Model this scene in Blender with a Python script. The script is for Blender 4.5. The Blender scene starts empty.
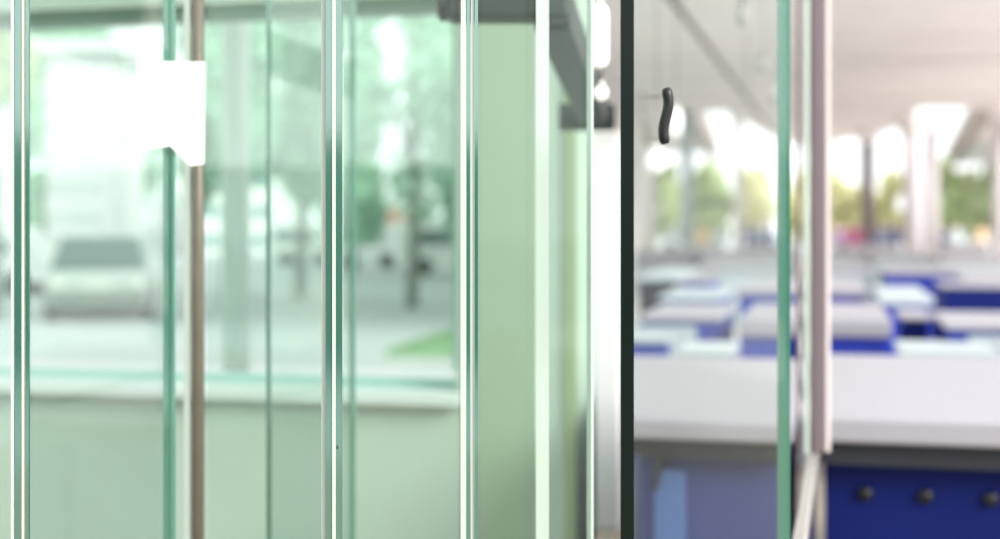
import bpy, bmesh, math, random
from mathutils import Vector, Matrix
sc = bpy.context.scene
col = sc.collection
random.seed(7)

# ------------------------------------------------------------------ camera geometry
F = 1389.0                      # focal length in pixels of the 1000 px wide frame
HZ = 225.0                      # horizon row
TH = math.atan(330.0 / F)       # the hall's depth axis (+Y) vanishes at column 830
CAM = Vector((0, 0, 1.5))
FW = Vector((-math.sin(TH), math.cos(TH), 0))
RT = Vector((math.cos(TH), math.sin(TH), 0))
UP = Vector((0, 0, 1))
def ray(x, y): return FW + RT * ((x - 500) / F) + UP * ((HZ - y) / F)
def at_d(x, y, d): return CAM + ray(x, y) * d
def at_Y(x, y, Y):
    r = ray(x, y); return CAM + r * (Y / r.y)
def at_z(x, y, z):
    r = ray(x, y); return CAM + r * ((z - 1.5) / r.z)

# ------------------------------------------------------------------ materials
def lin(c): return tuple(((v / 255) / 12.92 if v <= 10 else ((v / 255 + .055) / 1.055) ** 2.4) for v in c)
def mat(name, rgb, rough=.6, metal=0., noise=0., scale=6., emit=0., spec=.5, coat=0.):
    m = bpy.data.materials.new(name); m.use_nodes = True
    nt = m.node_tree; b = nt.nodes['Principled BSDF']
    c = (*lin(rgb), 1)
    b.inputs['Base Color'].default_value = c
    b.inputs['Roughness'].default_value = rough
    b.inputs['Metallic'].default_value = metal
    b.inputs['Specular IOR Level'].default_value = spec
    b.inputs['Coat Weight'].default_value = coat
    if emit:
        b.inputs['Emission Color'].default_value = c
        b.inputs['Emission Strength'].default_value = emit
    if noise:
        tc = nt.nodes.new('ShaderNodeTexCoord')
        n = nt.nodes.new('ShaderNodeTexNoise'); n.inputs['Scale'].default_value = scale
        n.inputs['Detail'].default_value = 4
        r = nt.nodes.new('ShaderNodeValToRGB')
        r.color_ramp.elements[0].position = .3; r.color_ramp.elements[1].position = .7
        r.color_ramp.elements[0].color = (*[v * (1 - noise) for v in c[:3]], 1)
        r.color_ramp.elements[1].color = (*[min(1, v * (1 + noise)) for v in c[:3]], 1)
        nt.links.new(tc.outputs['Object'], n.inputs['Vector'])
        nt.links.new(n.outputs['Fac'], r.inputs['Fac'])
        nt.links.new(r.outputs['Color'], b.inputs['Base Color'])
    return m
def glass(name, tint, refl=.9, base=.03, rough=.0):
    m = bpy.data.materials.new(name); m.use_nodes = True
    nt = m.node_tree; nt.nodes.clear()
    out = nt.nodes.new('ShaderNodeOutputMaterial')
    mix = nt.nodes.new('ShaderNodeMixShader')
    tr = nt.nodes.new('ShaderNodeBsdfTransparent'); tr.inputs[0].default_value = (*tint, 1)
    gl = nt.nodes.new('ShaderNodeBsdfGlossy'); gl.inputs['Roughness'].default_value = rough
    gl.inputs[0].default_value = (.95, 1, .97, 1)
    lw = nt.nodes.new('ShaderNodeLayerWeight'); lw.inputs['Blend'].default_value = .5
    pw = nt.nodes.new('ShaderNodeMath'); pw.operation = 'POWER'; pw.inputs[1].default_value = 5
    ma = nt.nodes.new('ShaderNodeMath'); ma.operation = 'MULTIPLY_ADD'
    ma.inputs[1].default_value = refl; ma.inputs[2].default_value = base
    nt.links.new(lw.outputs['Facing'], pw.inputs[0]); nt.links.new(pw.outputs[0], ma.inputs[0])
    nt.links.new(ma.outputs[0], mix.inputs[0])
    nt.links.new(tr.outputs[0], mix.inputs[1]); nt.links.new(gl.outputs[0], mix.inputs[2])
    nt.links.new(mix.outputs[0], out.inputs[0])
    return m
def edge_glass(name, rgb, gloss=.4, rough=.08):
    m = bpy.data.materials.new(name); m.use_nodes = True
    nt = m.node_tree; b = nt.nodes['Principled BSDF']
    b.inputs['Base Color'].default_value = (*lin(rgb), 1); b.inputs['Roughness'].default_value = .25; b.inputs['Specular IOR Level'].default_value = .25
    gl = nt.nodes.new('ShaderNodeBsdfGlossy'); gl.inputs['Roughness'].default_value = rough
    gl.inputs[0].default_value = (.75, .95, .86, 1)
    mix = nt.nodes.new('ShaderNodeMixShader'); mix.inputs[0].default_value = gloss
    out = nt.nodes['Material Output']
    nt.links.new(b.outputs[0], mix.inputs[1]); nt.links.new(gl.outputs[0], mix.inputs[2])
    nt.links.new(mix.outputs[0], out.inputs[0])
    return m

M = {}
M['glass'] = glass('green glass', (.938, .972, .95))
M['glass_deep'] = glass('deeper green glass', (.825, .88, .805))
M['glass_clear'] = glass('clear door glass', (.955, .975, .965), base=.02)
M['glass_win'] = glass('window glass', (.91, .965, .94), base=.11)
M['edge'] = edge_glass('polished teal glass edge', (36, 96, 82), .3)
M['edge_mid'] = edge_glass('soft teal glass edge', (92, 150, 132), .15)
M['edge_bright'] = edge_glass('bright green glass edge', (56, 116, 96), .1)
M['edge_pale'] = edge_glass('pale ground glass edge', (208, 224, 212), .15)
M['edge_dark'] = edge_glass('dark glass edge', (6, 20, 15), .0)
M['seal'] = mat('cream seal', (228, 230, 206), .5)
M['strip_or_glint'] = mat('white strip and glint', (190, 200, 192), .4)  # also paints highlights on the glass edges and the mauve post
M['speck'] = mat('dark chip', (60, 60, 40), .6)
M['bronze'] = mat('bronze metal', (116, 110, 98), .35, .3, .08, 20)
M['glare'] = mat('white glare', (250, 249, 248), .8)
M['wall'] = mat('pale green wall paint', (163, 185, 170), .75, 0, .03, 2)
M['wall_trim'] = mat('green grey trim', (136, 158, 122), .6)
M['white_paint'] = mat('white paint', (240, 240, 238), .55, 0, .02, 4)
M['sill'] = mat('white sill paint', (188, 204, 198), .5)
M['frame'] = mat('grey green window frame', (150, 190, 176), .5)
M['steel'] = mat('dark green grey steel', (20, 37, 30), .5, .1, .06, 8)
M['concrete'] = mat('pale concrete', (240, 232, 229), .85, 0, .05, .6)
M['concrete_dark'] = mat('weathered concrete', (156, 146, 138), .85, 0, .08, .8)
M['pillar'] = mat('pillar paint', (216, 208, 211), .7, 0, .03, 2)
M['floor'] = mat('brown grey floor', (150, 140, 124), .5, 0, .08, 3)
M['floor_pale'] = mat('pale hall floor', (222, 218, 214), .6, 0, .04, 1)
M['wall_added'] = mat('added dark green wall', (112, 130, 120), .8, 0, .1, 1)
M['column'] = mat('column paint', (244, 247, 245), .6)
M['ground'] = mat('pale asphalt', (176, 182, 182), .9, 0, .05, .3)
M['grass'] = mat('grass', (96, 150, 70), .9, 0, .2, 5)
M['white_top'] = mat('white worktop', (162, 160, 168), .4, 0, .015, 2)
M['pale_top'] = mat('pale blue white worktop', (182, 194, 197), .4, 0, .015, 2)
M['blue'] = mat('cobalt blue panel', (26, 48, 160), .5, 0, .08, 3)
M['navy'] = mat('navy panel', (5, 24, 96), .6, 0, .12, 2, 0, .2)
M['slate'] = mat('slate blue panel', (42, 56, 112), .6, 0, .1, 2)
M['steelblue'] = mat('steel blue panel', (74, 102, 156), .5, 0, .1, 2)
M['recess'] = mat('charcoal strip', (38, 40, 50), .5, 0, .08, 5)
M['black'] = mat('black plastic', (16, 16, 18), .35)
M['mauve'] = mat('mauve grey metal', (116, 102, 108), .4, .2, .05, 6)
M['chrome'] = mat('light metal', (214, 210, 204), .25, .6)
M['opal'] = mat('opal glass', (250, 250, 248), .2, 0, 0, 1, .4)
M['lamp_dim'] = mat('frosted lamp glass', (150, 149, 147), .3)
M['pipe'] = mat('brown pipe', (84, 70, 66), .6)
M['bark'] = mat('bark', (134, 136, 122), .9, 0, .2, 8)
M['skin'] = mat('skin', (205, 160, 135), .6)
M['hair'] = mat('dark hair', (40, 34, 32), .6)
M['tyre'] = mat('tyre rubber', (44, 46, 46), .8)
M['car'] = mat('silver car paint', (190, 200, 196), .3, .2)
M['carglass'] = mat('dark car glass', (84, 104, 102), .1)
M['lampred'] = mat('red lamp', (190, 60, 50), .3)
M['plate'] = mat('blank plate', (220, 220, 214), .5)
M['bumper'] = mat('grey bumper', (110, 124, 118), .6)
M['towerwin'] = mat('tower window', (206, 212, 212), .3)
M['housewin'] = mat('house window', (120, 160, 160), .3)
M['pinkroof'] = mat('salmon roof', (214, 150, 124), .8, 0, .08, 2)
def leafm(n, c):
    m = mat(n, c, .7, 0, .25, 2.5)
    nt = m.node_tree; b = nt.nodes['Principled BSDF']; out = nt.nodes['Material Output']
    tl = nt.nodes.new('ShaderNodeBsdfTranslucent'); tl.inputs[0].default_value = (*[min(1, v*1.3) for v in lin(c)], 1)
    mx = nt.nodes.new('ShaderNodeMixShader'); mx.inputs[0].default_value = .5
    nt.links.new(b.outputs[0], mx.inputs[1]); nt.links.new(tl.outputs[0], mx.inputs[2]); nt.links.new(mx.outputs[0], out.inputs[0])
    return m
M['leaf_teal'] = leafm('blue green leaves', (192, 218, 200))
M['leaf_green'] = leafm('green leaves', (216, 225, 196))
M['leaf_yellow'] = leafm('yellow green leaves', (244, 241, 204))
M['leaf_dark'] = leafm('dark leaves', (150, 168, 124))

# ------------------------------------------------------------------ mesh helpers
class MB:
    def __init__(s): s.b = bmesh.new()
    def hull(s, pts):                       # 8 corners: 4 bottom loop, 4 top loop
        v = [s.b.verts.new(p) for p in pts]
        for f in ((3,2,1,0),(4,5,6,7),(0,1,5,4),(1,2,6,5),(2,3,7,6),(3,0,4,7)): s.b.faces.new([v[i] for i in f])
        return s
    def box(s, x0, x1, y0, y1, z0, z1):
        return s.hull([(x0,y0,z0),(x1,y0,z0),(x1,y1,z0),(x0,y1,z0),(x0,y0,z1),(x1,y0,z1),(x1,y1,z1),(x0,y1,z1)])
    def plan(s, a, b, t, z0, z1):           # upright slab from plan point a to b, thickness t
        a = Vector((a[0], a[1], 0)); b = Vector((b[0], b[1], 0))
        n = Vector((-(b-a).y, (b-a).x, 0)).normalized() * t / 2
        q = [a-n, b-n, b+n, a+n]
        return s.hull([(p.x,p.y,z0) for p in q] + [(p.x,p.y,z1) for p in q])
    def beam(s, p0, p1, w, h):
        p0, p1 = Vector(p0), Vector(p1); d = (p1-p0).normalized()
        sd = d.cross(UP)
        sd = sd.normalized() if sd.length > 1e-5 else Vector((1,0,0))
        u = sd.cross(d).normalized(); sd *= w/2; u *= h/2
        return s.hull([p0-sd-u, p0+sd-u, p1+sd-u, p1-sd-u, p0-sd+u, p0+sd+u, p1+sd+u, p1-sd+u])
    def tube(s, pts, rs, seg=12):           # round tube through points
        pts = [Vector(p) for p in pts]; rings = []
        if not isinstance(rs, (list, tuple)): rs = [rs]*len(pts)
        for i, p in enumerate(pts):
            d = (pts[min(i+1,len(pts)-1)] - pts[max(i-1,0)]).normalized()
            a = d.cross(Vector((0,1,0)) if abs(d.y) < .9 else Vector((1,0,0))).normalized(); c = d.cross(a)
            rings.append([s.b.verts.new(p + (a*math.cos(2*math.pi*k/seg) + c*math.sin(2*math.pi*k/seg))*rs[i]) for k in range(seg)])
        for r, q in zip(rings, rings[1:]):
            for k in range(seg): s.b.faces.new([r[k], r[(k+1)%seg], q[(k+1)%seg], q[k]])
        s.b.faces.new(rings[0][::-1]); s.b.faces.new(rings[-1])
        return s
    def ball(s, c, r, sz=1., sub=3):
        g = bmesh.ops.create_icosphere(s.b, subdivisions=sub, radius=r)
        for v in g['verts']: v.co = Vector((v.co.x, v.co.y, v.co.z*sz)) + Vector(c)
        return s
    def prism(s, poly, z0, z1):             # plan polygon extruded in z
        lo = [s.b.verts.new((p[0],p[1],z0)) for p in poly]; hi = [s.b.verts.new((p[0],p[1],z1)) for p in poly]
        n = len(poly); s.b.faces.new(lo[::-1]); s.b.faces.new(hi)
        for i in range(n): s.b.faces.new([lo[i], lo[(i+1)%n], hi[(i+1)%n], hi[i]])
        return s
    def extrude(s, poly, dv):               # any planar polygon pushed along dv
        dv = Vector(dv)
        lo = [s.b.verts.new(p) for p in poly]; hi = [s.b.verts.new(Vector(p)+dv) for p in poly]
        n = len(poly); s.b.faces.new(lo[::-1]); s.b.faces.new(hi)
        for i in range(n): s.b.faces.new([lo[i], lo[(i+1)%n], hi[(i+1)%n], hi[i]])
        return s
    def build(s, name, m, parent=None, bevel=0, smooth=False):
        bmesh.ops.recalc_face_normals(s.b, faces=s.b.faces)
        me = bpy.data.meshes.new(name); s.b.to_mesh(me); s.b.free()
        o = bpy.data.objects.new(name, me); col.objects.link(o)
        if m is not None: me.materials.append(m)
        if smooth:
            for p in me.polygons: p.use_smooth = True
        if bevel:
            k = o.modifiers.new('bevel', 'BEVEL'); k.width = bevel; k.segments = 2; k.limit_method = 'ANGLE'
        if parent is not None:
            o.parent = parent
            o.matrix_parent_inverse = Matrix.Translation(parent.location).inverted()
        return o
def tag(o, label=None, cat=None, group=None, kind=None):
    if label: o['label'] = label
    if cat: o['category'] = cat
    if group: o['group'] = group
    if kind: o['kind'] = kind
    return o
def thing(name, loc, label, cat, group=None):
    o = bpy.data.objects.new(name, None); col.objects.link(o)
    o.location = Vector(loc); o.empty_display_size = .1
    return tag(o, label, cat, group)
def struct(o, label=None, cat=None): return tag(o, label, cat, None, 'structure')

# ------------------------------------------------------------------ the setting
YW = 5.0                                        # face of the wall with the window
WX = at_Y(573, 225, YW).x                       # its free end
W0 = at_Y(-400, 225, YW).x
wx1 = at_Y(457, 225, YW).x                      # right jamb of the window
z_sill = at_Y(300, 389, YW).z
z_head = at_Y(100, 8, YW).z
H = 5.0                                         # soffit height
TW = .5
wl = MB()
wl.box(W0, WX, YW, YW+TW, 0, z_sill)
wl.box(W0, WX, YW, YW+TW, z_head, H)
wl.box(wx1, WX, YW, YW+TW, z_sill, z_head)
struct(wl.build('wall_back', M['wall']))
struct(MB().box(WX-.03, WX+.012, YW-.012, YW+.03, 0, H).build('trim_1', M['wall_trim']))

w = thing('window_1', ((W0+wx1)/2, YW, z_sill), None, None); w['kind'] = 'structure'
fm = MB()
fm.box(W0, wx1, YW+.12, YW+.2, z_sill, z_sill+.035).box(W0, wx1, YW+.12, YW+.2, z_head-.025, z_head)
fm.box(wx1-.05, wx1, YW+.12, YW+.2, z_sill+.07, z_head-.05)
fm.build('window_frame', M['frame'], w)
MB().box(W0, wx1+.02, YW-.06, YW+.12, z_sill-.045, z_sill+.004).build('window_sill', M['sill'], w, .006)
MB().box(W0, wx1-.05, YW+.152, YW+.164, z_sill+.07, z_head-.05).build('pane', M['glass_win'], w)

struct(MB().prism([(-9,-5),(16,-5),(16,9),(-1.7,9),(WX-.1,YW+TW),(-9,YW+TW)], -.3, 0).build('floor', M['floor']))
struct(MB().prism([(-1.7,9),(16,9),(16,70),(-12.5,70)], -.3, 0).build('floor_hall', M['floor_pale']))
struct(MB().box(-160, 160, -60, 260, -.6, -.3).build('ground', M['ground']))
ZG = -.3

# the soffit: an L over room and hall, its far rim as seen against the sky
rim = [(600,118),(712,112),(739,112),(742,121),(776,138),(808,148),(829,146),(842,139),(863,138),(870,139),(911,121),(919,108),(985,108),(1040,106),(1060,106)]
far = [at_z(x, y, H) for x, y in rim]
poly = [(-5.2,19),(7,19),(7,far[-1].y)] + [(p.x,p.y) for p in far[::-1]]
struct(MB().box(-2.2, -.2, 2.7, 18.9, H, H+.18).build('ceiling_canopy', M['concrete']))
struct(MB().prism(poly, H, H+.9).build('ceiling', M['concrete']))
struct(MB().box(-40, 30, -14.4, -14, -.3, 2.6).build('wall_added_unseen', M['wall_added']))  # added unseen wall behind the camera, darkens low reflections in the glass edges
n = 0
for y, hh in ((66, .14), (44, .10), (100, .12)):
    n += 1
    a = at_z(640, y, H).y
    struct(MB().box(-5 if y > 50 else -3.4, 13, a, a+.7, H-hh, H).build('trim_%d' % (n+1), M['concrete']))

# ------------------------------------------------------------------ folding glass panels
ZT = 2.7
def pl(x, d): return at_d(x, HZ, d)
def leaf(a, b, label, gm='glass', t=.010, edges=(), seals_and_glints=(), grp='folding glass panels'):
    """a, b: (px, depth) of the two upright edges; edges: (end, material, thickness); seals: (px0, px1, depth, material, name)"""
    pa, pb = pl(*a), pl(*b)
    u = (pb-pa).normalized()
    mid = (pa+pb)/2
    o = thing('glass_screen', (mid.x, mid.y, 0), label, 'glass panel', grp)
    MB().plan(pa+u*.006, pb-u*.006, t, 0, ZT).build('pane', M[gm], o)
    for end, mm, tt in edges:
        p, q = (pa, pa+u*.006) if end == 0 else (pb-u*.006, pb)
        e = MB().plan(p, q, tt, 0, ZT).build('polished_edge', M[mm], o)
    for x0, x1, d, mm, nm in seals_and_glints:
        s0, s1 = pl(x0, d), pl(x1, d)
        MB().plan(s0, s1, .005, 0, ZT).build(nm, M[mm], o)
    return o
leaf((18, 2.10), (-150, 2.6), 'glass panel cut off by the frame edge, beside the leftmost double edge', edges=(), seals_and_glints=((15.5,21.5,2.098,'edge','polished_edge'),(11.5,14.5,2.1,'edge_pale','bevel'),))
leaf((27, 2.10), (170, 2.62), 'wide glass panel between the leftmost double edge and the bronze post', edges=((1,'edge_mid',.022),), seals_and_glints=((26,29.5,2.098,'edge','polished_edge'),(22.2,24.8,2.1,'seal','seal_or_glint_strip'),))
leaf((329, 2.0), (209, 2.25), 'glass panel running from the bronze post to the sharpest double edge', edges=(), seals_and_glints=((326,332.4,1.993,'edge','polished_edge'),(321.5,325.5,2.0,'strip_or_glint','bevel'),(332.7,335.5,1.99,'seal','seal_or_glint_strip')))  # white bevel paints the highlight beside the sharp edge
g5 = leaf((339.2, 2.0), (463, 2.06), 'glass panel over the trees and grass patch, right of the sharpest double edge', edges=(), seals_and_glints=((335.8,342.2,1.993,'edge','polished_edge'),(466.6,470,2.055,'edge','polished_edge'),(460.8,466,2.053,'strip_or_glint','bevel')))  # white bevel paints the bright reflection at the right edge
MB().ball(at_d(337.5,447,1.992), .0022, 2.0, 2).build('edge_chip', M['speck'], g5)
leaf((476.2, 2.06), (534, 2.16), 'narrow glass panel over the bare green wall under the dark steel bar', 'glass_deep', edges=(), seals_and_glints=((474.6,478,2.052,'edge','polished_edge'),(470.8,474,2.055,'strip_or_glint','seal_or_glint_strip'),))  # white strip paints the bright reflection along the left edge
leaf((546, 2.30), (591, 2.40), 'narrow glass panel with a pale frosted edge in front of the steel beam', edges=((1,'edge_pale',.010),), seals_and_glints=((536,549,2.29,'edge_pale','frosted_edge'),))
g8 = leaf((627, 2.2), (785, 2.6), 'clear glass door panel with a dark edge, black handle and green far edge', 'glass_clear', edges=(), seals_and_glints=((620.5,633.8,2.18,'edge_dark','dark_edge'),(777.5,790,2.61,'edge_bright','green_edge')))
leaf((268, 2.95), (353, 3.35), 'glass panel standing farther back, behind the sharpest double edge', edges=((0,'edge',.009),(1,'edge_mid',.014)))

# black curved pull handle on the clear door (two stand-offs and a bowed grip)
hd = 2.24
pts = [at_d(666 + 2.5*math.sin((y-88)/58*math.pi*2), y, hd) for y in range(88, 147, 4)]
h = MB().tube(pts, [.006]+[.0088]*(len(pts)-2)+[.006], 12).build('door_handle', M['black'], g8, 0, True)
h['label'] = 'black bowed handle'
for y in (96, 138):
    MB().tube([at_d(666, y, hd), at_d(666, y, 2.285)], .004, 10).build('stand_off', M['black'], h)

# bronze post and its white strip
p = pl(198, 2.81)
o = thing('metal_post', (p.x, p.y, 0), 'slim bronze metal post with a white strip along its side', 'post')
MB().tube([(p.x,p.y,0),(p.x,p.y,ZT)], .0125, 16).build('shaft', M['bronze'], o, 0, True)
q0, q1 = pl(184.5, 2.81), pl(190.5, 2.81)
tag(MB().plan(q0, q1, .012, 0, ZT).build('white_strip', M['strip_or_glint'], o), 'white strip')
# glare patch: bright window reflection painted as a white sheet
dd = 2.60
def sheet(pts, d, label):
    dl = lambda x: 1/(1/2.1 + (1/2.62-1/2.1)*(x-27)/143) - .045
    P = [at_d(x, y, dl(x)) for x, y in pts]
    o = MB().extrude(P, FW*.0012).build('glare_patch', M['glare'])
    return tag(o, label, 'painted reflection', 'painted reflections before the glass')
sheet([(137,61),(205,62),(204,164),(190,166),(170,146),(137,152)], 2.60, 'blank white glare patch, a painted reflection, overlapping the bronze post')

# ------------------------------------------------------------------ dark steel frame hung over the glass
dA, dB = 3.2, 4.6
zb = at_d(500, 22, dA).z
o = thing('overhead_rail', at_d(520, 0, dA), 'dark green grey steel rail frame hanging above the narrow glass panels', 'rail')
a0, a1 = at_d(446, 22, dA), at_d(570, 22, dA)
ba = MB(); ba.beam(a0+UP*.045, a1+UP*.045, .10, .09); ba.tube([a0+UP*.045-RT*.02, a0+UP*.045+RT*.01], .045, 20)
ba.build('front_bar', M['steel'], o, .03)
b0, b1 = at_d(553, 22, dA+.05)+UP*.03, at_d(596, 116, dB)
s2 = MB(); 
sdir = (b1-b0).normalized()
s2.beam(b0, b1, .085, .10); s2.build('side_beam', M['steel'], o, .004)
c0, c1 = at_d(559, 117, dB-.06), at_d(614, 117, dB-.06)
MB().tube([c0, c1], .045, 20).build('cross_pipe', M['steel'], o, 0, True)
for pt in (at_d(480, 10, dA), at_d(560, -5, dA)):
    MB().tube([(pt.x,pt.y,zb+.06),(pt.x,pt.y,H)], .008, 8).build('hanger_rod', M['steel'], o)

# white capsule wall lamp on a hanging stem
def hang(pos, r, sz, label, name='pendant_lamp_or_glint', cap='chrome', grp=None, cat='lamp', capr=.5, bm='opal'):
    pos = Vector(pos)
    o = thing(name, pos, label, cat, grp)
    MB().ball(pos, r, sz).build('bulb', M[bm], o, 0, True)
    top = pos.z + r*sz
    MB().tube([(pos.x,pos.y,top-r*.25),(pos.x,pos.y,top+r*.7)], [r*capr, r*capr*.8], 12).build('cap', M[cap], o, 0, True)
    MB().tube([(pos.x,pos.y,top+r*.7),(pos.x,pos.y,H)], .0025, 6).build('cord', M['recess'], o)
    return o
d = 3.3
pt = at_d(599, 36, d); r = 9.5*d/F
o = thing('capsule_lamp', pt, 'white capsule-shaped lamp hanging beside the steel beam', 'lamp', None)
zs = [ -1, -.93, -.8, -.55]
L = 32*d/F
MB().tube([pt+UP*(-L+r*(1-math.cos(k*math.pi/12)))for k in range(0,7)] + [pt+UP*(L-r*(1-math.sin(k*math.pi/12)-0)) for k in range(0,7)],
          [max(.001, r*math.sin(k*math.pi/12)) for k in range(0,7)] + [max(.001, r*math.cos(k*math.pi/12)) for k in range(0,7)], 20).build('shade', M['opal'], o, 0, True)
MB().tube([pt+UP*(L-.002), pt+UP*(L+.03)], [.012,.008], 12).build('cap', M['chrome'], o)
MB().tube([pt+UP*(L+.03), Vector((pt.x,pt.y,H))], .003, 6).build('cord', M['recess'], o)
hang(at_d(601,93,3.5), 7*3.5/F, 1.1, 'small round white lamp just above the dark cross pipe', capr=.6)

# white square post on the floor beyond the wall
p0, p1 = at_z(593, 527, 0), at_z(619, 517, 0)
zt = at_d(606, 134, 6.9).z
o = thing('square_post', ((p0.x+p1.x)/2, p0.y+.06, 0), 'white square post standing on the brown floor past the green wall', 'post')
xa = at_Y(593.5, 300, 6.75).x; xb = at_Y(619, 300, 6.75).x
MB().box(xa, xb, 6.75, 6.75+(xb-xa), .0, zt-.03).build('shaft', M['white_paint'], o, .008)
MB().box(xa-.008, xb+.008, 6.742, 6.758+(xb-xa), zt-.03, zt).build('cap', M['white_paint'], o, .006)

# ------------------------------------------------------------------ glazing post, low rail with its glass
dp = 3.9
rz = at_d(812, 452, dp).z
pp = pl(818, dp)
o = thing('glazing_post', (pp.x, pp.y, rz), 'tall mauve grey post with a painted white glint beside the clear glass door', 'post')
MB().plan(pl(811, dp), pl(825, dp), .04, rz, H).build('shaft', M['mauve'], o, .006)
MB().plan(pl(825.3, dp+.02), pl(829, dp+.02), .03, rz, H).build('bead', M['concrete'], o)
tag(MB().plan(pl(804, dp-.02), pl(808.5, dp-.02), .02, rz, H).build('white_glint', M['strip_or_glint'], o), 'painted white glint')  # whitish reflection along the post, painted as a strip
MB().plan(pl(797.5, dp-.02), pl(799.5, dp-.02), .02, rz, H).build('inner_bead', M['mauve'], o)
r1 = at_d(814, 452, dp+.08); r0 = Vector((at_z(799, 541, rz).x, at_z(799, 541, rz).y, rz))
o = thing('glass_balustrade', ((r0.x+r1.x)/2, (r0.y+r1.y)/2, 0), 'low glass balustrade with a grey white top rail beside the blue counters', 'railing')
MB().beam(Vector((r0.x,r0.y,rz-.02)), Vector((r1.x,r1.y,rz-.02)), .030, .04).build('top_rail', M['chrome'], o, .006)
MB().plan(r0, r1, .01, 0, rz-.04).build('pane', M['glass_clear'], o)

# ------------------------------------------------------------------ counters in the hall
occupied = []
def counter(x0, x1, yb, yf, ys, label, z=.9, body='blue', top='white_top', side=None, knobs=0, recess=0., ins=.03, skew=0., group='white topped counters in the hall', lowbody=None):
    xm = (x0+x1)/2
    Y = at_z(xm, yf, z).y; Yb = at_z(xm, yb, z).y
    X0, X1 = at_Y(x0, yf, Y).x, at_Y(x1, yf, Y).x
    th = max(.03, (ys-yf) * Y / F)
    o = thing('counter', ((X0+X1)/2, (Y+Yb)/2, 0), label, 'counter', group)
    MB().prism([(X0,Y),(X1,Y),(X1,Yb),(X0+skew,Yb)], z-th, z).build('worktop', M[top], o, min(.012, th*.3))
    zt = z-th
    if recess:
        MB().box(X0+.01, X1-.01, Y+.05, Yb-.05, zt-recess, zt).build('recess_strip', M['recess'], o)
        zt -= recess
    b = MB().prism([(X0+.03,Y+ins),(X1-.03,Y+ins),(X1-.03,Yb-.03),(X0+skew+.03,Yb-.03)], 0, zt).build('body', M[body], o, .005)
    if side:
        sx0, sx1, sm = side
        MB().box(at_Y(sx0,yf,Y).x, min(X1-ins, at_Y(sx1,yf,Y).x), Y+ins-.012, Y+ins, .06, zt-.03).build('front_panel', M[sm], o, .002)
    occupied.append((X0,X1,Y,Yb,label))
    return o, X0, X1, Y, Yb, z, zt
# nearest pair
o, X0, X1, Y, Yb, z, zt = counter(815, 1150, 357, 422, 447, 'nearest white topped navy counter with round black knobs, in the open', body='navy', recess=.075, ins=.14)
k = 0
for x in (865, 925, 990, 1052):
    pk = at_Y(x, 493+(x-865)*.045, Y+.14)
    MB().tube([pk, pk+Vector((0,-.012,0)), pk+Vector((0,-.02,0))], [.012,.024,.020], 20).build('knob', M['black'], o, 0, True)
o, X0, X1, Y, Yb, z, zt = counter(626, 793, 357, 421, 442, 'nearest counter behind the clear glass door, steel blue front', body='slate', recess=.06, ins=.12, skew=-.30)
MB().box(at_Y(650,500,Y).x, at_Y(682,500,Y).x, Y+.105, Y+.12, .05, zt-.05).build('front_panel', M['steelblue'], o, .002)
hp = [at_Y(x, y, Y+.10) for x, y in ((671,446),(664,452),(659,464),(656,478),(655,490))]
MB().tube(hp, [.008,.012,.013,.012,.006], 10).build('handle', M['recess'], o, 0, True)

C = counter
C(898, 996, 341, 350, 358, 'low pale counter directly behind the nearest open counter, right of the cobalt front', .8, top='pale_top')
C(824, 892, 303, 320, 337, 'white counter with a cobalt front, right beside the mauve post')
C(738, 795, 303, 320, 337, 'white counter with a cobalt front seen just left of the green glass edge')
C(900, 933, 309, 316, 319, 'narrow navy counter between the cobalt fronted one and the right hand white one', body='navy')
C(945, 1060, 312, 325, 331, 'white counter cut off by the right frame edge, with a pale front panel', side=(968,1060,'pale_top'))
C(676, 733, 341, 350, 357, 'low pale counter seen through the clear door, directly behind the nearest one', .8, top='pale_top')
C(616, 671, 335, 338, 340, 'low cobalt counter seen through the clear door beside the dark edge', .8, top='pale_top')
C(636, 722, 303, 317, 321, 'long white counter seen through the clear door with half pale, half blue front', side=(630,696,'pale_top'))
C(812, 868, 278, 290, 296, 'white counter in the third row beside the mauve post, thin blue front')
C(879, 934, 286, 297, 305, 'grey white counter in the third row, deep fascia, right of the thin blue front', top='pale_top')
C(941, 1030, 281, 285, 288, 'third row counter near the right frame edge with a navy front', body='navy')
C(884, 958, 266, 271, 275, 'counter in the fourth row with a short blue front below the twin pillars')
C(964, 1030, 272, 277, 282, 'fourth row counter near the right frame edge, bright blue front')
C(812, 874, 262, 268, 273, 'fourth row white counter beside the mauve post, no front showing', body='pale_top')
C(736, 798, 278, 290, 296, 'third row white counter seen through glass left of the green edge')
C(658, 723, 288, 296, 300, 'third row pale counter seen through the middle of the clear door', top='pale_top')
C(678, 712, 275, 280, 283, 'small counter with a blue front seen through the clear door', )
C(636, 677, 267, 275, 281, 'grey counter seen through the clear door, beside the dark edge', body='recess', top='pale_top')
C(700, 790, 262, 267, 272, 'fourth row long white counter seen through the clear door', body='pale_top')
C(812, 866, 250, 254, 258, 'far white counter beside the mauve post in the next to last row', body='pale_top')
C(871, 932, 251, 255, 259, 'far white counter under the twin pillars in the next to last row', body='pale_top')
C(942, 1030, 255.6, 260, 265, 'far white counter near the right frame edge, in the fifth row', body='pale_top')
C(634, 690, 246, 252, 258, 'far cream counter seen through the clear door at the beige pillar', body='white_top')
C(704, 796, 250, 254, 258, 'far long white counter seen through the clear door', body='pale_top')
C(842, 898, 244.3, 246, 249, 'farthest white counter in front of the magenta and navy clothed people', body='white_top')
C(945, 988, 244.3, 246, 249, 'farthest white counter at the right, in front of the person in beige', body='white_top')
C(748, 790, 245, 246.5, 249, 'farthest white counter seen through the clear door', body='white_top')
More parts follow.
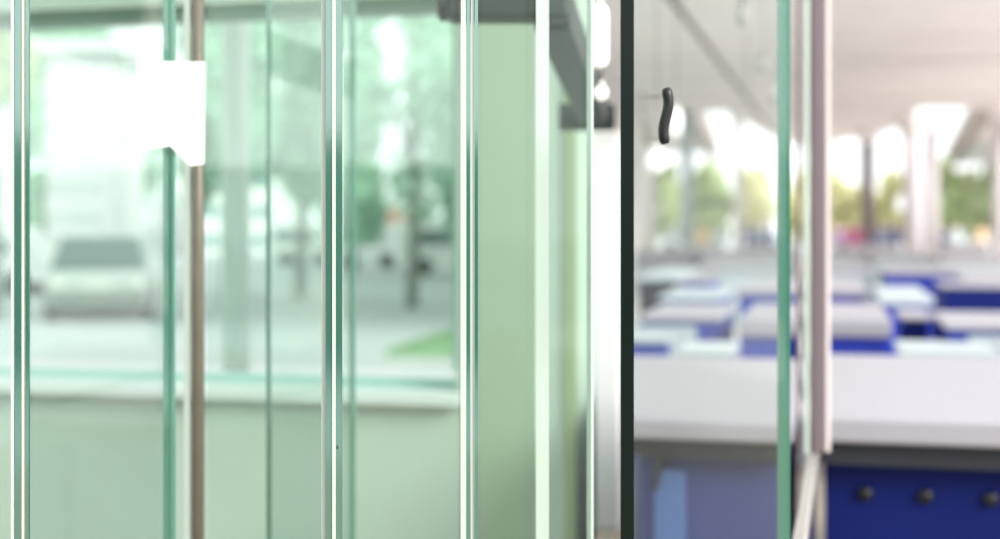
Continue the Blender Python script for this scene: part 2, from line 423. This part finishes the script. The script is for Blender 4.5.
for i in range(len(occupied)):
    for j in range(i):
        a, b = occupied[i], occupied[j]
        if min(a[1],b[1])-max(a[0],b[0]) > 0 and min(a[3],b[3])-max(a[2],b[2]) > 0: print('OVERLAP', a, b)

# ------------------------------------------------------------------ hall pillars, beams, pipe, lamps
def pillar(x0, x1, d, label, m='pillar', top=H, cap=None):
    p = pl((x0+x1)/2, d); r = (x1-x0)/2*d/F
    o = thing('pillar', (p.x,p.y,0), label, 'pillar', 'viaduct pillars')
    MB().tube([(p.x,p.y,0),(p.x,p.y,top)], r, 24).build('shaft', M[m], o, 0, True)
    if cap:
        MB().tube([(p.x,p.y,top-cap*1.1),(p.x,p.y,top-cap*.25),(p.x,p.y,top)], [r*1.01, r*2.1, r*2.1], 24).build('capital', M['concrete'], o)
    MB().tube([(p.x,p.y,0),(p.x,p.y,.25)], r*1.25, 24).build('base', M['concrete_dark'], o)
    return o
pillar(904, 921, 44.6, 'thick white pillar right of the yellow trees', cap=.7)
pillar(923.5, 938.5, 48.5, 'pale pillar close behind the thick white pillar', top=H)
pillar(861, 874, 50, 'slim mauve grey pillar among the yellow trees', 'mauve', cap=.5)
pillar(992, 1006, 40, 'pale pillar cut by the right frame edge', cap=.4)
pillar(637, 656, 42, 'beige pillar seen through the clear door beside the dark edge', 'concrete', cap=.4)
pillar(681, 693, 42, 'pale bluish pillar seen through the clear door before the green trees', 'pale_top', top=H)
pillar(734, 742, 42.3, 'slim pillar seen through the clear door between the two bright openings', 'concrete', cap=.4)

def ramp(xn, yn, dn, xf, yf, df, wdt, sgn, label):
    a, b = at_d(xn, yn, dn), at_d(xf, yf, df)
    o = thing('viaduct_ramp', (a+b)/2, label, 'viaduct')
    n = Vector(((b-a).y, -(b-a).x, 0)).normalized()*sgn
    MB().beam(a+UP*.5, b+UP*.5, .5, 1.0).build('edge_beam', M['concrete_dark'], o)
    MB().extrude([a+n*.25+UP*.35, b+n*.25+UP*.35, b+n*(wdt)+UP*.35, a+n*(wdt)+UP*.35], UP*.5).build('deck', M['concrete'], o)
    c = b+n*wdt*.5
    MB().tube([(c.x,c.y,ZG),(c.x,c.y,c.z+.36)], .5, 16).build('pier', M['pillar'], o)
    c = a+n*wdt*.7
    MB().tube([(c.x,c.y,ZG),(c.x,c.y,c.z+.36)], .5, 16).build('pier', M['pillar'], o)
ramp(990, 110, 46, 948, 170, 88, 9, 1, 'second viaduct deck slanting down from the upper right')
ramp(686, 110, 46, 713, 158, 80, 9, -1, 'second viaduct deck seen through the clear door behind the pale pillar')

a, b = at_z(668, -6, 3.8), at_z(777, 137, 3.8)
o = thing('ceiling_pipe', (a+b)/2, 'brown pipe running along under the ceiling, seen through the clear door', 'pipe')
MB().tube([a-(b-a)*.15, b], .042, 12).build('pipe_run', M['pipe'], o, 0, True)
for t in (.05, .5, .95):
    c = a.lerp(b, t); MB().tube([c, Vector((c.x,c.y,H))], .01, 6).build('hanger', M['pipe'], o)
g = 'small white lamps in a line beyond the clear door'
hang(at_d(742,16,6.5), 5.5*6.5/F, 2.0, 'highest white pendant lamp beyond the clear door', cap='recess', grp=g, bm='lamp_dim')
hang(at_d(763,64,8.2), 5*8.2/F, 1.8, 'middle white pendant lamp beyond the clear door, near the brown pipe', cap='recess', grp=g, bm='lamp_dim')
hang(at_d(775,97,10), 4.5*10/F, 1.4, 'lowest white pendant lamp beside the green glass edge', cap='chrome', grp=g, bm='lamp_dim')
hang(at_d(657,161,8), 10.5*8/F, 1.1, 'round white globe painting a bright reflection below the black handle', cap='chrome', capr=.3)  # glowing globe painting a round reflection in the door glass
hang(at_d(676,122,8.4), 6*8.4/F, 2.5, 'long oval white globe painting a bright reflection right of the black handle', cap='chrome', capr=.3)  # glowing oval painting a reflection beside the handle

# ------------------------------------------------------------------ people at the far counters
def person(x, d, shirt, legs, label, h=1.62, turn=0., arm=0.):
    p = pl(x, d); base = Vector((p.x, p.y, 0))
    k = h/1.7
    J = [((0,0,.93),.13),((0,0,1.12),.125),((0,0,1.32),.14),((0,0,1.45),.06),((0,-.015,1.56),.085),((0,0,1.66),.07),
         ((-.19,0,1.36),.055),((-.25,.02,1.10),.042),((-.23,-.10-arm,.90+arm),.034),((.19,0,1.36),.055),((.25,.02,1.10),.042),((.23,-.12,.88),.034),
         ((-.09,0,.86),.085),((-.10,-.01,.48),.058),((-.10,.01,.07),.042),((-.10,-.16,.03),.03),
         ((.09,0,.86),.085),((.10,-.01,.48),.058),((.10,.01,.07),.042),((.10,-.16,.03),.03)]
    E = [(0,1),(1,2),(2,3),(3,4),(4,5),(2,6),(6,7),(7,8),(2,9),(9,10),(10,11),(0,12),(12,13),(13,14),(14,15),(0,16),(16,17),(17,18),(18,19)]
    R = Matrix.Rotation(turn, 4, 'Z')
    me = bpy.data.meshes.new('person_skeleton')
    me.from_pydata([(R @ Vector(j[0]))*k for j in J], E, [])
    tmp = bpy.data.objects.new('person_skeleton', me); col.objects.link(tmp)
    sm = tmp.modifiers.new('skin', 'SKIN')
    for v, j in zip(me.skin_vertices[0].data, J): v.radius = (j[1]*k, j[1]*k*.8)
    me.skin_vertices[0].data[0].use_root = True
    ss = tmp.modifiers.new('sub', 'SUBSURF'); ss.levels = 1; ss.render_levels = 1
    dg = bpy.context.evaluated_depsgraph_get(); dg.update()
    bm = bpy.data.meshes.new_from_object(tmp.evaluated_get(dg))
    bpy.data.objects.remove(tmp); bpy.data.meshes.remove(me)
    bm.materials.clear()
    for m_ in (M['skin'], shirt, legs): bm.materials.append(m_)
    zmin = min(v.co.z for v in bm.vertices)
    for v in bm.vertices: v.co.z -= zmin
    for f in bm.polygons:
        z = f.center.z/k
        f.material_index = 2 if z < .92 and abs((R.inverted() @ f.center).x)/k < .2 else (1 if .96 < z < 1.47 or (z < .97 and z > .92) else 0)
        f.use_smooth = True
    o = bpy.data.objects.new('person', bm); col.objects.link(o); o.location = base
    tag(o, label, 'person', 'people beyond the far counters')
    hc = base + (R @ Vector((0,.01,1.63-zmin/k)))*k
    MB().ball(hc, .093*k, .9, 2).build('hair', M['hair'], o, 0, True)
    return o
def cl(n, c): return mat(n, c, .8, 0, .06, 6)
mag = cl('magenta cloth', (190, 80, 150)); lil = cl('lilac cloth', (190, 160, 205)); nav = cl('navy cloth', (58, 66, 122)); gry = cl('grey blue cloth', (150, 160, 185))
mar = cl('maroon cloth', (140, 70, 96)); bei = cl('beige cloth', (240, 205, 165)); pal = cl('pale cloth', (220, 228, 232)); drk = cl('dark trousers', (58, 60, 76)); slt = cl('slate cloth', (96, 100, 128))
person(838, 47.5, lil, drk, 'person in lilac at the far counters, beside the mauve post', 1.62, .3)
person(850, 46.5, mag, drk, 'person in bright magenta at the far counters', 1.6, -.3)
person(858.5, 48.5, mar, drk, 'person in maroon standing next to the one in magenta', 1.58, .5)
person(876, 46.5, slt, drk, 'person in slate grey left of the one in navy', 1.58, .2)
person(885, 47.5, gry, nav, 'person in grey blue between the slate and the navy clothed ones', 1.66, -.4)
person(895, 46.5, nav, drk, 'person in navy left of the thick white pillar', 1.64, .1)
person(945, 47.5, slt, drk, 'person in slate standing right of the pale pillar', 1.55, .6)
person(957, 46.0, pal, drk, 'person in white at the far counters near the green trees', 1.62, 0)
person(981, 46.5, bei, drk, 'person in beige at the far counters at the right', 1.64, -.2)
person(671, 47.5, pal, drk, 'person in white seen through the door left of the pale bluish pillar', 1.6, .4)
person(702, 46.5, bei, drk, 'person in beige seen through the door near the green trees', 1.6, .3)
person(719, 47.5, pal, slt, 'person in white seen through the door right of the one in beige', 1.6, -.3)
person(748, 46.5, nav, drk, 'person in navy seen through the door left of the green edge', 1.6, .2)
person(760, 47.5, slt, drk, 'person in slate seen through the door beside the one in navy', 1.62, 0)
person(769, 46.2, nav, drk, 'person in navy closest to the green glass edge', 1.58, -.4)

# ------------------------------------------------------------------ trees
def tree(x, d, ytop, ybot, wpx, m, label, n=900, ls=.28, seed=0, grp='trees beyond the hall', blobs=9, fill=.75, zg=ZG, trunk_r=None):
    rnd = random.Random(seed+int(x*7))
    p = pl(x, d); zt = at_d(x, ytop, d).z; zb2 = at_d(x, ybot, d).z
    zb2 = max(zb2, zg+.3)
    rw = wpx/2*d/F; cz = (zt+zb2)/2; rh = (zt-zb2)/2
    o = thing('tree', (p.x,p.y,zg), label, 'tree', grp)
    tr = trunk_r or max(.06, rw*.05)
    ctr = []
    for i in range(blobs):
        a = rnd.uniform(0, 6.283); q = rnd.uniform(.15, .75); zz = rnd.uniform(-.75, .75)
        ctr.append((Vector((math.cos(a)*q*rw*math.sqrt(1-zz*zz), math.sin(a)*q*rw*math.sqrt(1-zz*zz), zz*rh)), rnd.uniform(.3,.5)))
    t = MB()
    t.tube([(p.x,p.y,zg),(p.x+tr*.6,p.y,(zg+cz)/2),(p.x,p.y,cz)], [tr*1.3,tr,tr*.6], 10)
    t.build('trunk', M['bark'], o, 0, True)
    for c, s_ in ctr[:4]:
        MB().tube([(p.x,p.y,cz-rh*.6),(p.x+c.x*.5,p.y+c.y*.5,cz+c.z*.3-rh*.1),(p.x+c.x,p.y+c.y,cz+c.z)], [tr*.6,tr*.4,tr*.15], 6).build('branch', M['bark'], o, 0, True)
    b = MB()
    for i in range(n):
        c, s_ = rnd.choice(ctr)
        v = Vector((rnd.gauss(0,1), rnd.gauss(0,1), rnd.gauss(0,1))).normalized() * (rnd.random()**.4)
        q = Vector((p.x,p.y,cz)) + c + Vector((v.x*rw*s_*fill, v.y*rw*s_*fill, v.z*rh*s_*fill*1.1))
        if q.z < zg+.05: q.z = zg+.05+rnd.random()*.3
        nrm = Vector((rnd.gauss(0,1), rnd.gauss(0,1), rnd.gauss(0,1)+.8)).normalized()
        u = nrm.orthogonal().normalized(); w_ = nrm.cross(u)
        s = ls*rnd.uniform(.6,1.3)
        vs = [b.b.verts.new(q+u*s), b.b.verts.new(q+w_*s*.55), b.b.verts.new(q-u*s), b.b.verts.new(q-w_*s*.55)]
        b.b.faces.new(vs)
    b.build('foliage', M[m], o)
    return o
# beyond the hall, right of the mauve post
tree(846, 66, 162, 242, 62, 'leaf_yellow', 'yellow green tree between the mauve post and the slim pillar', 3000, 0.40)
tree(886, 70, 166, 242, 60, 'leaf_yellow', 'yellow tree between the slim pillar and the thick white pillar', 3000, 0.40)
tree(836, 74, 190, 240, 26, 'leaf_green', 'green tree low behind the mauve post', 1400, 0.38)
tree(950, 68, 160, 240, 52, 'leaf_green', 'green tree just right of the pale pillar', 3000, 0.40)
tree(982, 74, 165, 238, 50, 'leaf_green', 'green tree by the pale pillar at the right frame edge', 3000, 0.40)
tree(966, 80, 195, 240, 70, 'leaf_dark', 'dark low tree behind the person in white', 1800, 0.43)
tree(1015, 66, 160, 240, 40, 'leaf_dark', 'dark tree at the right frame edge', 1600, 0.43)
# through the clear door
tree(665, 70, 165, 240, 44, 'leaf_green', 'green tree seen through the door beside the beige pillar', 2800, 0.43)
tree(708, 70, 163, 240, 56, 'leaf_green', 'green tree seen through the door right of the pale bluish pillar', 3200, 0.43)
tree(757, 68, 166, 242, 58, 'leaf_yellow', 'yellow tree seen through the door left of the green edge', 3000, 0.40)
tree(795, 72, 172, 240, 40, 'leaf_yellow', 'yellow tree between the green glass edge and the mauve post', 2400, 0.40)
tree(700, 84, 200, 240, 80, 'leaf_dark', 'dark low tree seen through the door behind the person in beige', 1600, 0.43)
# behind the window
gt = 'trees outside the window'
tree(-5, 26, -60, 130, 150, 'leaf_green', 'green tree outside the window at the left frame edge', 3000, 0.28, 1, gt)
tree(45, 46, -40, 175, 130, 'leaf_teal', 'loose pale tree outside behind the white tower', 1700, .3, 2, gt, blobs=14)
tree(225, 30, -90, 190, 120, 'leaf_teal', 'blue green tree outside behind the slim column', 5100, 0.28, 3, gt, blobs=20)
tree(300, 34, -40, 200, 150, 'leaf_teal', 'blue green tree outside left of the sharpest double edge', 5100, 0.28, 4, gt, trunk_r=.12, blobs=20)
tree(412, 30, -60, 215, 190, 'leaf_teal', 'large blue green tree outside above the grass patch', 1900, .20, 5, gt, trunk_r=.11, blobs=16)
tree(352, 46, 70, 240, 110, 'leaf_teal', 'round pale tree outside behind the sharpest double edge', 4420, 0.38, 6, gt, blobs=20)
tree(470, 44, 60, 250, 90, 'leaf_teal', 'blue green tree outside at the window jamb', 3400, 0.38, 7, gt, blobs=20)
tree(135, 60, 95, 200, 80, 'leaf_teal', 'small grey green tree outside between tower and bronze post', 1400, 0.45, 8, gt)
tree(52, 52, 175, 270, 90, 'leaf_teal', 'low pale shrubby tree outside left of the parked car', 1400, 0.38, 9, gt)

# ------------------------------------------------------------------ outside the window
pc = pl(236, 6.3); 
o = thing('round_column', (pc.x,pc.y,ZG), 'slim pale round column just outside the window', 'column')
MB().tube([(pc.x,pc.y,ZG),(pc.x,pc.y,H)], 13.5*6.3/F, 28).build('shaft', M['column'], o, 0, True)
MB().tube([(pc.x,pc.y,ZG),(pc.x,pc.y,ZG+.2)], 20*6.3/F, 28).build('base', M['white_paint'], o)

# grass wedge
gp = [at_z(x, y, ZG) for x, y in ((385,356),(420,346),(458,332),(520,322),(520,357),(458,357))]
gb = MB(); gb.prism([(p.x,p.y) for p in gp], ZG, ZG+.03)
rg = random.Random(5)
for i in range(2500):
    a, c_, e = rg.random(), rg.random(), rg.randrange(1, 4)
    if a+c_ > 1: a, c_ = 1-a, 1-c_
    q = gp[0] + (gp[e]-gp[0])*a + (gp[e+1]-gp[0])*c_
    s = rg.uniform(.04,.09); an = rg.uniform(0,6.28)
    u = Vector((math.cos(an),math.sin(an),0))*.012
    vs = [gb.b.verts.new(Vector((q.x,q.y,ZG+.03))-u), gb.b.verts.new(Vector((q.x,q.y,ZG+.03))+u), gb.b.verts.new(Vector((q.x+u.y*2,q.y-u.x*2,ZG+.03+s)))]
    gb.b.faces.new(vs)
tag(gb.build('grass', M['grass']), 'wedge of green lawn beside the pale road outside the window', 'grass', None, 'stuff')

# parked car, seen from behind
def car(x, d, rot, label, paint='car', k=1.):
    p = pl(x, d); base = Vector((p.x,p.y,ZG))
    o = thing('car', base, label, 'car', 'vehicles parked outside the window')
    Rm = Matrix.Translation(base) @ Matrix.Rotation(rot, 4, 'Z') @ Matrix.Scale(k, 4)
    T = lambda q: Rm @ Vector(q)
    def loft(secs, name, m, par=o, bev=.05):
        b = MB(); rings = [[b.b.verts.new(T(q)) for q in s] for s in secs]
        nn = len(rings[0])
        for r_, q_ in zip(rings, rings[1:]):
            for i in range(nn): b.b.faces.new([r_[i], r_[(i+1)%nn], q_[(i+1)%nn], q_[i]])
        b.b.faces.new(rings[0][::-1]); b.b.faces.new(rings[-1])
        return b.build(name, M[m], par, bev)
    def sec(y, w0, z0, w1, z1, w2, z2): return [(-w0,y,z0),(w0,y,z0),(w1,y,z1),(w2,y,z2),(-w2,y,z2),(-w1,y,z1)]
    loft([sec(-2.1,.78,.28,.82,.55,.74,.8), sec(-1.9,.84,.22,.9,.6,.82,.92), sec(0,.86,.2,.92,.62,.84,.95), sec(1.2,.86,.2,.9,.6,.82,.92), sec(2.1,.76,.28,.82,.5,.70,.72)], 'body', paint)
    loft([sec(-1.95,.80,.90,.78,.95,.76,.97), sec(-1.45,.80,.92,.72,1.25,.62,1.46), sec(.1,.80,.92,.72,1.25,.62,1.48), sec(.95,.80,.92,.79,.94,.78,.96)], 'cabin', 'carglass')
    loft([sec(-1.5,.60,1.43,.60,1.46,.56,1.49), sec(.2,.60,1.45,.60,1.48,.56,1.51)], 'roof', paint, o, .01)
    b = MB(); b.hull([T(q) for q in ((-.80,-2.17,.3),(.80,-2.17,.3),(.80,-2.05,.3),(-.80,-2.05,.3),(-.80,-2.17,.52),(.80,-2.17,.52),(.80,-2.05,.52),(-.80,-2.05,.52))]); b.build('bumper', M['bumper'], o, .02)
    for sx in (-1, 1):
        b = MB(); b.hull([T((sx*.66+dx, y, z_)) for z_ in (.6,.76) for dx, y in ((-.1,-2.12),(.1,-2.12),(.1,-2.0),(-.1,-2.0))]); b.build('tail_lamp', M['plate'], o)
        for yy in (-1.35, 1.35):
            MB().tube([T((sx*.70,yy,.32)), T((sx*.92,yy,.32))], .32*k, 20).build('wheel', M['tyre'], o)
    b = MB(); b.hull([T((dx, y, z_)) for z_ in (.56,.68) for dx, y in ((-.24,-2.13),(.24,-2.13),(.24,-2.06),(-.24,-2.06))]); b.build('plate', M['plate'], o)
    return o
car(104, 28, .46, 'silver grey car parked on the pale road outside the window', 'car', 1.08)

def van(x, d, rot, label, L=4.6, W=1.8, Hh=1.9):
    p = pl(x, d); base = Vector((p.x,p.y,ZG))
    o = thing('van', base, label, 'van', 'vehicles parked outside the window')
    Rm = Matrix.Translation(base) @ Matrix.Rotation(rot, 4, 'Z'); T = lambda q: Rm @ Vector(q)
    prof = [(-L/2,.35),(L/2-.1,.35),(L/2,.7),(L/2-.2,1.0),(L/2-1.0,Hh-.05),(L/2-1.3,Hh),(-L/2+.1,Hh),(-L/2,Hh-.2)]
    MB().extrude([T((x_,-W/2,z_)) for x_, z_ in prof], Rm.to_3x3() @ Vector((0,W,0))).build('body', M['white_paint'], o, .04)
    for yy in (-W/2-.012, W/2):
        MB().extrude([T((x_,yy,z_)) for x_, z_ in ((-L/2+.4,1.1),(L/2-1.0,1.1),(L/2-1.3,1.6),(-L/2+.4,1.6))], Rm.to_3x3() @ Vector((0,.012,0))).build('side_window', M['carglass'], o)
    for sx in (-L/2+.9, L/2-.9):
        for yy in (-W/2-.02, W/2-.2):
            MB().tube([T((sx,yy,.33)), T((sx,yy+.22,.33))], .33, 18).build('wheel', M['tyre'], o)
van(370, 58, .2, 'small white van parked outside, right of the sharpest double edge', 3.4, 1.6, 1.8)
van(446, 50, .4, 'white van parked outside near the window jamb', 3.6, 1.7, 2.0)
van(308, 62, .1, 'white van parked outside left of the sharpest double edge', 3.4, 1.7, 1.9)
van(-6, 36, .2, 'white van parked outside left of the silver car', 3.6, 1.7, 1.8)

def building(x0, x1, ytop, d, dep, label, m, wm, rows, cols, roof=None, zbot=ZG, wf=.55, hf=.6):
    p0, p1 = pl(x0, d), pl(x1, d); z1 = at_d(x0, ytop, d).z
    o = thing('building', ((p0.x+p1.x)/2,(p0.y+p1.y)/2,ZG), label, 'building', 'buildings outside the window')
    q = [p0, p1, p1+FW*dep, p0+FW*dep]
    MB().prism([(a.x,a.y) for a in q], ZG, z1).build('wall', M[m], o)
    hh = (z1-ZG)/rows; ww = (p1-p0)/cols
    for r_ in range(rows):
        for c_ in range(cols):
            a = p0 + ww*(c_+.5-wf/2) - FW*.06; b = p0 + ww*(c_+.5+wf/2) - FW*.06
            za = ZG + hh*(r_+.5-hf/2); zb_ = ZG + hh*(r_+.5+hf/2)
            MB().hull([(v.x,v.y,z_) for z_ in (za,zb_) for v in (a,b,b+FW*.1,a+FW*.1)]).build('window', M[wm], o)
    ov = [p0-RT*.4-FW*.4, p1+RT*.4-FW*.4, p1+RT*.4+FW*(dep+.4), p0-RT*.4+FW*(dep+.4)]
    MB().prism([(a.x,a.y) for a in ov], z1, z1+(.8 if roof else .3)).build('roof', M[roof or m], o)
    return o
building(46, 104, 52, 37, 4, 'tall white tower block outside at the left', 'white_paint', 'towerwin', 8, 4)
building(108, 168, 150, 90, 10, 'low white building outside behind the silver car', 'white_paint', 'towerwin', 3, 4)
building(196, 272, 168, 84, 10, 'white building with two window rows outside behind the slim column', 'white_paint', 'housewin', 3, 4, wf=.8, hf=.34)
building(348, 396, 222, 76, 8, 'small low building with a salmon roof outside behind the white van', 'white_paint', 'housewin', 1, 3, roof='pinkroof')

# ------------------------------------------------------------------ light and camera
wd = bpy.data.worlds.new('World'); sc.world = wd; wd.use_nodes = True
bg = wd.node_tree.nodes['Background']
bg.inputs[0].default_value = (.97, .985, 1, 1); bg.inputs[1].default_value = 1.0
sun = bpy.data.lights.new('sun', 'SUN'); sun.energy = 2.3; sun.angle = math.radians(25); sun.color = (1, .96, .9)
so = bpy.data.objects.new('sun', sun); col.objects.link(so)
so.rotation_euler = Vector((-.75, .38, -.45)).to_track_quat('-Z', 'Y').to_euler()

cd = bpy.data.cameras.new('camera'); co = bpy.data.objects.new('camera', cd); col.objects.link(co)
co.location = CAM; co.rotation_euler = (math.pi/2, 0, TH)
cd.sensor_fit = 'HORIZONTAL'; cd.sensor_width = 36; cd.lens = 36*F/1000
cd.shift_x = 0; cd.shift_y = -(269.5-HZ)/1000
cd.clip_start = .05; cd.clip_end = 1000
cd.dof.use_dof = True; cd.dof.focus_distance = 2.02; cd.dof.aperture_fstop = 1.9
sc.camera = co
sc.view_settings.view_transform = 'Standard'; sc.view_settings.look = 'None'
sc.view_settings.gamma = 1; sc.view_settings.use_curve_mapping = False
sc.view_settings.exposure = .84
cy = sc.cycles
cy.transparent_max_bounces = 48; cy.max_bounces = 10; cy.diffuse_bounces = 5; cy.glossy_bounces = 5
cy.use_denoising = True
cy.caustics_reflective = False; cy.caustics_refractive = False
